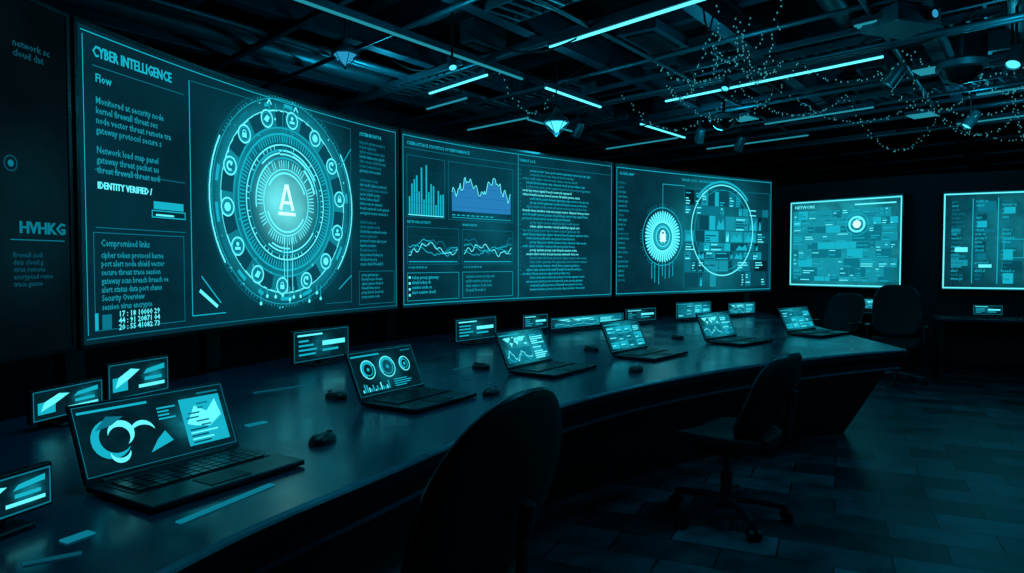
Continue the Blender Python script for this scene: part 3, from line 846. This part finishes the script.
for off,z,r in((1.2,3.24,.025),(1.3,3.24,.02),(4.6,3.24,.03),(-2.0,3.24,.02),(.2,3.26,.02),(2.6,3.24,.025),(3.6,3.24,.02),(-.9,3.25,.03),(5.6,3.2,.03)):
    o=O+e1*off;lo,hi=clip(o,e2);p,q=L2(o,e2,lo+.2,hi-.2,z);b.cyl(p,q,r,r,M_duct,10)
b.obj('ducts_and_pipes',parent=ce,smooth=True)
b=MB()
for (a_,c_,l_,w_,z_) in((-1.5,.6,1.8,.35,3.30),(1.4,1.8,2.2,.3,3.3),(2.8,-.6,1.6,.4,3.3),(-.4,3.0,2.0,.3,3.28),(3.6,2.2,2.0,.4,3.28),(.6,-1.6,1.6,.3,3.3),(-.8,-1.9,1.4,.4,3.24),(2.0,-2.0,1.6,.3,3.24)):
    o=O+e1*a_+e2*c_;M=Matrix.Translation((o.x,o.y,z_))@Matrix.Rotation(math.atan2(e2.y,e2.x),4,'Z')
    for s_ in(-1,1): b.box((0,s_*w_/2,.03),(l_,.012,.07),M_duct,M)
    for q in range(int(l_/.12)): b.box((-l_/2+.06+q*.12,0,0),(.03,w_,.01),M_duct,M)
for i in range(60):
    o=O+e1*U(-4,5)+e2*U(-4,5)
    if not(X0+.8<o.x<X1-.8 and 3<o.y<Y1-1):continue
    M=Matrix.Translation((o.x,o.y,U(3.38,3.7)))@Matrix.Rotation(math.atan2(e1.y,e1.x),4,'Z')
    w_,l_,h_=U(.2,.9),U(.12,.4),U(.06,.2);mt=random.choice([M_beam,M_duct,M_beam])
    b.box((0,0,0),(w_,l_,h_),mt,M);b.box((0,0,-h_/2-.008),(w_*.8,l_*.7,.016),M_ceil,M)
b.obj('service_boxes',parent=ce,bevel=.006)
def led(p,q,bright=True,w=.030,drop=.0):
    p=Vector(p);q=Vector(q);b=MB()
    b.beam(p+Vector((0,0,.03)),q+Vector((0,0,.03)),w*2.4,.05,M_beam)
    b.beam(p,q,w,.02,E_strip if bright else E_stripdim)
    d=(q-p)
    for t in(.12,.88):
        c=p+d*t;b.cyl(c+Vector((0,0,.05)),(c.x,c.y,3.6),.006,.006,M_cable,6)
    b.obj('linear_led_lamp')
Z=3.2
led((.32,5.93,Z),(1.40,4.75,Z),True,.026);led((1.72,7.9,Z),(3.25,6.2,Z),True,.026)
led((-1.52,4.8,Z),(.10,6.95,Z),False,.022);led((.35,7.3,Z),(1.03,8.2,Z),True,.024)
led((-.88,7.54,Z),(-.24,6.8,Z),True,.02);led((1.68,9.2,Z),(2.5,10.2,Z),True,.024)
led((3.3,9.2,Z),(4.2,8.2,Z),False,.024);led((5.0,7.6,Z),(5.9,6.6,Z),False,.024)
led((-1.0,8.3,Z),(-.5,7.75,Z),False,.02);led((3.9,11.5,Z),(5.4,9.9,Z),False,.024);led((-.6,9.6,Z),(.2,8.8,Z),False,.024)
led((4.6,5.6,Z),(5.3,4.9,Z),False,.024);led((.2,8.9,Z),(.9,9.8,Z),False,.02);led((5.8,9.2,Z),(7.2,7.7,Z),False,.025)
led((3.1,11.2,Z),(4.2,10.0,Z),False,.025);led((1.5,11.2,Z),(2.4,10.2,Z),False,.025)
def louvre(x,y,a,s=.4):
    M=Matrix.Translation((x,y,3.18))@Matrix.Rotation(math.radians(a),4,'Z');b=MB()
    b.box((0,0,.03),(s,s,.04),M_beam,M)
    for q in range(5): b.box((-s/2+s*(q+.5)/5,0,.004),(s*.06,s*.9,.012),E_stripdim,M)
    b.cyl((0,0,.05),(0,0,.42),.008,.008,M_cable,6,M)
    b.obj('louvre_ceiling_lamp')
louvre(2.75,5.35,42,.26);louvre(3.9,6.6,42,.26);louvre(5.0,8.6,42,.3);louvre(2.9,8.8,42,.28)
def pendant(x,y,z,s=1.0,mat=E_lamp):
    b=MB();M=Matrix.Translation((x,y,z))@Matrix.Scale(s,4)
    b.lathe([(.0,.16),(.03,.15),(.04,.10),(.13,.03),(.14,.0),(.12,.0)],M_duct,20,M)
    b.lathe([(.115,.0),(.06,-.05),(.0,-.11)],mat,6,M)
    b.lathe([(.0,.01),(.115,.0)],mat,6,M)
    for q in range(6):
        t=math.pi*q/3;b.tube([(.135*math.cos(t),.135*math.sin(t),0),(.075*math.cos(t),.075*math.sin(t),-.07),(0,0,-.14)],.004,M_duct,5,M)
    b.cyl((x,y,z+.15*s),(x,y,3.6),.006,.006,M_cable,6)
    b.obj('pendant_lamp')
pendant(.44,7.0,2.78,.95);pendant(-1.32,5.6,3.04,.8,E_lampdim)
def spot(x,y,z,az,s=1.0,lit=True):
    b=MB();M=Matrix.Translation((x,y,z))@Matrix.Rotation(math.radians(az),4,'Z')@Matrix.Rotation(math.radians(35),4,'X')@Matrix.Scale(s,4)
    b.lathe([(0,.12),(.05,.12),(.06,.10),(.065,-.08),(.055,-.08),(.05,-.06)],M_duct,18,M)
    b.lathe([(.052,-.065),(0,-.065)],E_lamp if lit else M_blackplastic,18,M)
    b.tube([(x,y,z),(x,y,z+.12),(x,y,3.55)],.012,M_cable,6)
    b.obj('track_spotlight',smooth=True)
for a in((2.4,9.0,3.0,0,.9),(3.4,6.3,3.05,60,1.0),(4.2,5.9,3.1,120,1.0),(.8,8.6,3.0,40,.9),(5.2,8.0,3.0,80,1.0),(-.5,5.9,3.05,200,.6),(2.0,6.6,3.05,140,.6),(4.45,6.3,3.15,0,.9),(3.1,9.6,3.0,20,1.0),(6.2,8.3,3.0,20,1.0)): spot(*a)
def dome(x,y,z,s):
    b=MB();M=Matrix.Translation((x,y,z))@Matrix.Scale(s,4)
    b.lathe([(0,-.12),(.08,-.10),(.14,-.04),(.16,.0)],M_bezel,24,M);b.lathe([(.16,0),(.19,.01),(.19,.06),(.1,.1),(0,.11)],M_duct,24,M)
    b.cyl((x,y,z+.08*s),(x,y,3.6),.02,.02,M_cable,8)
    b.obj('dome_camera',smooth=True)
dome(3.75,5.9,3.0,1.0);dome(2.4,8.0,3.0,.9)
def projector(x,y,z,a):
    M=Matrix.Translation((x,y,z))@Matrix.Rotation(math.radians(a),4,'Z');b=MB()
    b.box((0,0,0),(.42,.34,.13),M_duct,M);b.cyl((.1,-.16,0),(.1,-.21,0),.045,.045,M_bezel,18,M);b.cyl((.1,-.205,0),(.1,-.212,0),.03,.03,E_lampdim,18,M)
    b.cyl((0,0,.06),(0,0,3.6-z),.02,.02,M_cable,8,M)
    for q in range(5):b.box((-.12,-.172,-.04+q*.018),(.14,.004,.006),M_bezel,M)
    b.obj('ceiling_projector',bevel=.008)
projector(2.9,5.3,3.2,20)
# fairy light garlands
b=MB()
def garland(p,q,sag,n=40):
    p=Vector(p);q=Vector(q);pts=[]
    for i in range(n+1):
        t=i/n;c=p.lerp(q,t);c.z-=sag*4*t*(1-t);c.x+=.02*math.sin(i*1.7);pts.append(c)
    b.tube(pts,.002,M_cable,4)
    for c in pts: b.superq((.0055,.0055,.008),1,1,E_fairy,None,Matrix.Translation((c.x+U(-.02,.02),c.y,c.z-.012+U(-.015,.01))),6,4)
for g_ in(((1.5,5.2,3.3),(1.6,7.2,3.2),.35),((1.6,7.2,3.2),(2.6,6.4,3.2),.42),((1.9,5.0,3.25),(2.2,6.6,3.2),.3),
 ((2.2,6.6,3.2),(1.2,7.6,3.2),.45),((3.4,6.6,3.2),(4.6,6.9,3.2),.35),((4.0,6.2,3.2),(4.7,6.2,3.2),.3),((4.7,6.2,3.2),(5.4,7.6,3.2),.55),
 ((1.62,5.6,3.3),(1.66,5.75,2.95),.0,14),((1.75,5.5,3.3),(1.8,5.6,2.95),.0,12),((1.85,5.5,3.3),(1.6,5.7,3.2),.25,24),((1.7,5.4,3.2),(2.4,6.3,3.2),.22,30),
 ((3.6,7.6,3.2),(5.2,8.6,3.2),.5),((3.0,7.6,3.2),(4.4,7.4,3.2),.3),((2.3,7.2,3.2),(3.6,7.6,3.2),.25),((5.2,8.6,3.2),(6.6,7.4,3.2),.4),((-.1,6.7,3.2),(.45,7.4,3.2),.3,20),
 ((1.3,6.4,3.2),(2.0,5.6,3.2),.25),((3.3,6.0,3.2),(4.6,5.9,3.2),.22),((3.8,6.8,3.2),(5.0,6.6,3.2),.4),((4.2,7.3,3.2),(5.6,7.6,3.2),.45),((4.9,6.3,3.2),(5.0,6.5,2.7),0,18),((2.6,6.4,3.2),(3.4,6.0,3.2),.2,24)): garland(*g_)
b.obj('fairy_light_garlands')
b=MB()
for i in range(14):
    o=O+e1*U(-2,4)+e2*U(-2,4);q=o+e1*U(-1,1)+e2*U(-1.2,1.2);s=U(.1,.3)
    pts=[Vector((o.x,o.y,3.35)).lerp(Vector((q.x,q.y,3.35)),t/14)-Vector((0,0,s*4*(t/14)*(1-t/14))) for t in range(15)]
    b.tube(pts,.008,M_cable,6)
b.obj('hanging_cables')
# ---------------------------------------------------------------- lights
def area(name,loc,rot,sx,sy,power,c=(.12,.72,.85)):
    l=bpy.data.lights.new(name,'AREA');l.shape='RECTANGLE';l.size=sx;l.size_y=sy;l.energy=power;l.color=c
    o=bpy.data.objects.new(name,l);col.objects.link(o);o.location=loc;o.rotation_euler=[math.radians(r) for r in rot];return o
TE=(.02,.60,.87)  # area lights below are added fill above the view, without fixtures
area('overhead_fill_area',(-1.0,2.6,3.15),(0,0,60),1.6,.5,14,TE)
area('overhead_fill_area',(1.6,3.2,3.15),(0,0,40),1.6,.5,10,TE)
area('overhead_fill_area',(4.4,3.2,3.15),(0,0,20),1.6,.5,22,TE)
def point(name,loc,p,r=.1,c=TE):
    l=bpy.data.lights.new(name,'POINT');l.energy=p;l.color=c;l.shadow_soft_size=r
    o=bpy.data.objects.new(name,l);col.objects.link(o);o.location=loc
def spotl(loc,tgt,p,ang=60):  # unseen spots added to put more light on the worktop
    l=bpy.data.lights.new('desk_fill_spot','SPOT');l.energy=p;l.color=TE;l.shadow_soft_size=.08;l.spot_size=math.radians(ang);l.spot_blend=.9
    o=bpy.data.objects.new('desk_fill_spot',l);col.objects.link(o);o.location=loc
    o.rotation_euler=(Vector(tgt)-Vector(loc)).to_track_quat('-Z','Y').to_euler()
spotl((.6,5.2,3.15),(-.1,4.6,.75),27,70)
spotl((1.6,6.6,3.15),(1.4,6.4,.75),32,75)
spotl((3.2,7.6,3.15),(2.8,7.2,.75),22,75)
spotl((-.4,3.9,3.15),(-1.0,3.3,.75),17,70)
point('pendant_bulb',(.44,7.0,2.58),9)
point('ceiling_fill_point',(5.0,7.6,2.95),9);point('ceiling_fill_point',(2.4,8.3,2.9),13);point('ceiling_fill_point',(-1.2,6.8,2.95),12);point('ceiling_fill_point',(1.6,5.6,2.9),8);point('ceiling_fill_point',(3.6,5.2,2.95),6);point('ceiling_fill_point',(-.6,5.0,3.0),5)  # spot points are added fill to brighten beams and far side, not fixtures
w=bpy.data.worlds.new('world');scene.world=w;w.use_nodes=True
w.node_tree.nodes['Background'].inputs[0].default_value=(.02,.35,.5,1);w.node_tree.nodes['Background'].inputs[1].default_value=.01
# ---------------------------------------------------------------- camera
cam=bpy.data.cameras.new('camera');co=bpy.data.objects.new('camera',cam);col.objects.link(co)
cam.sensor_width=36;cam.lens=700/1024*36
co.location=(0,0,H);co.rotation_euler=(math.radians(90-2.0),0,0)
cam.clip_start=.05
scene.camera=co
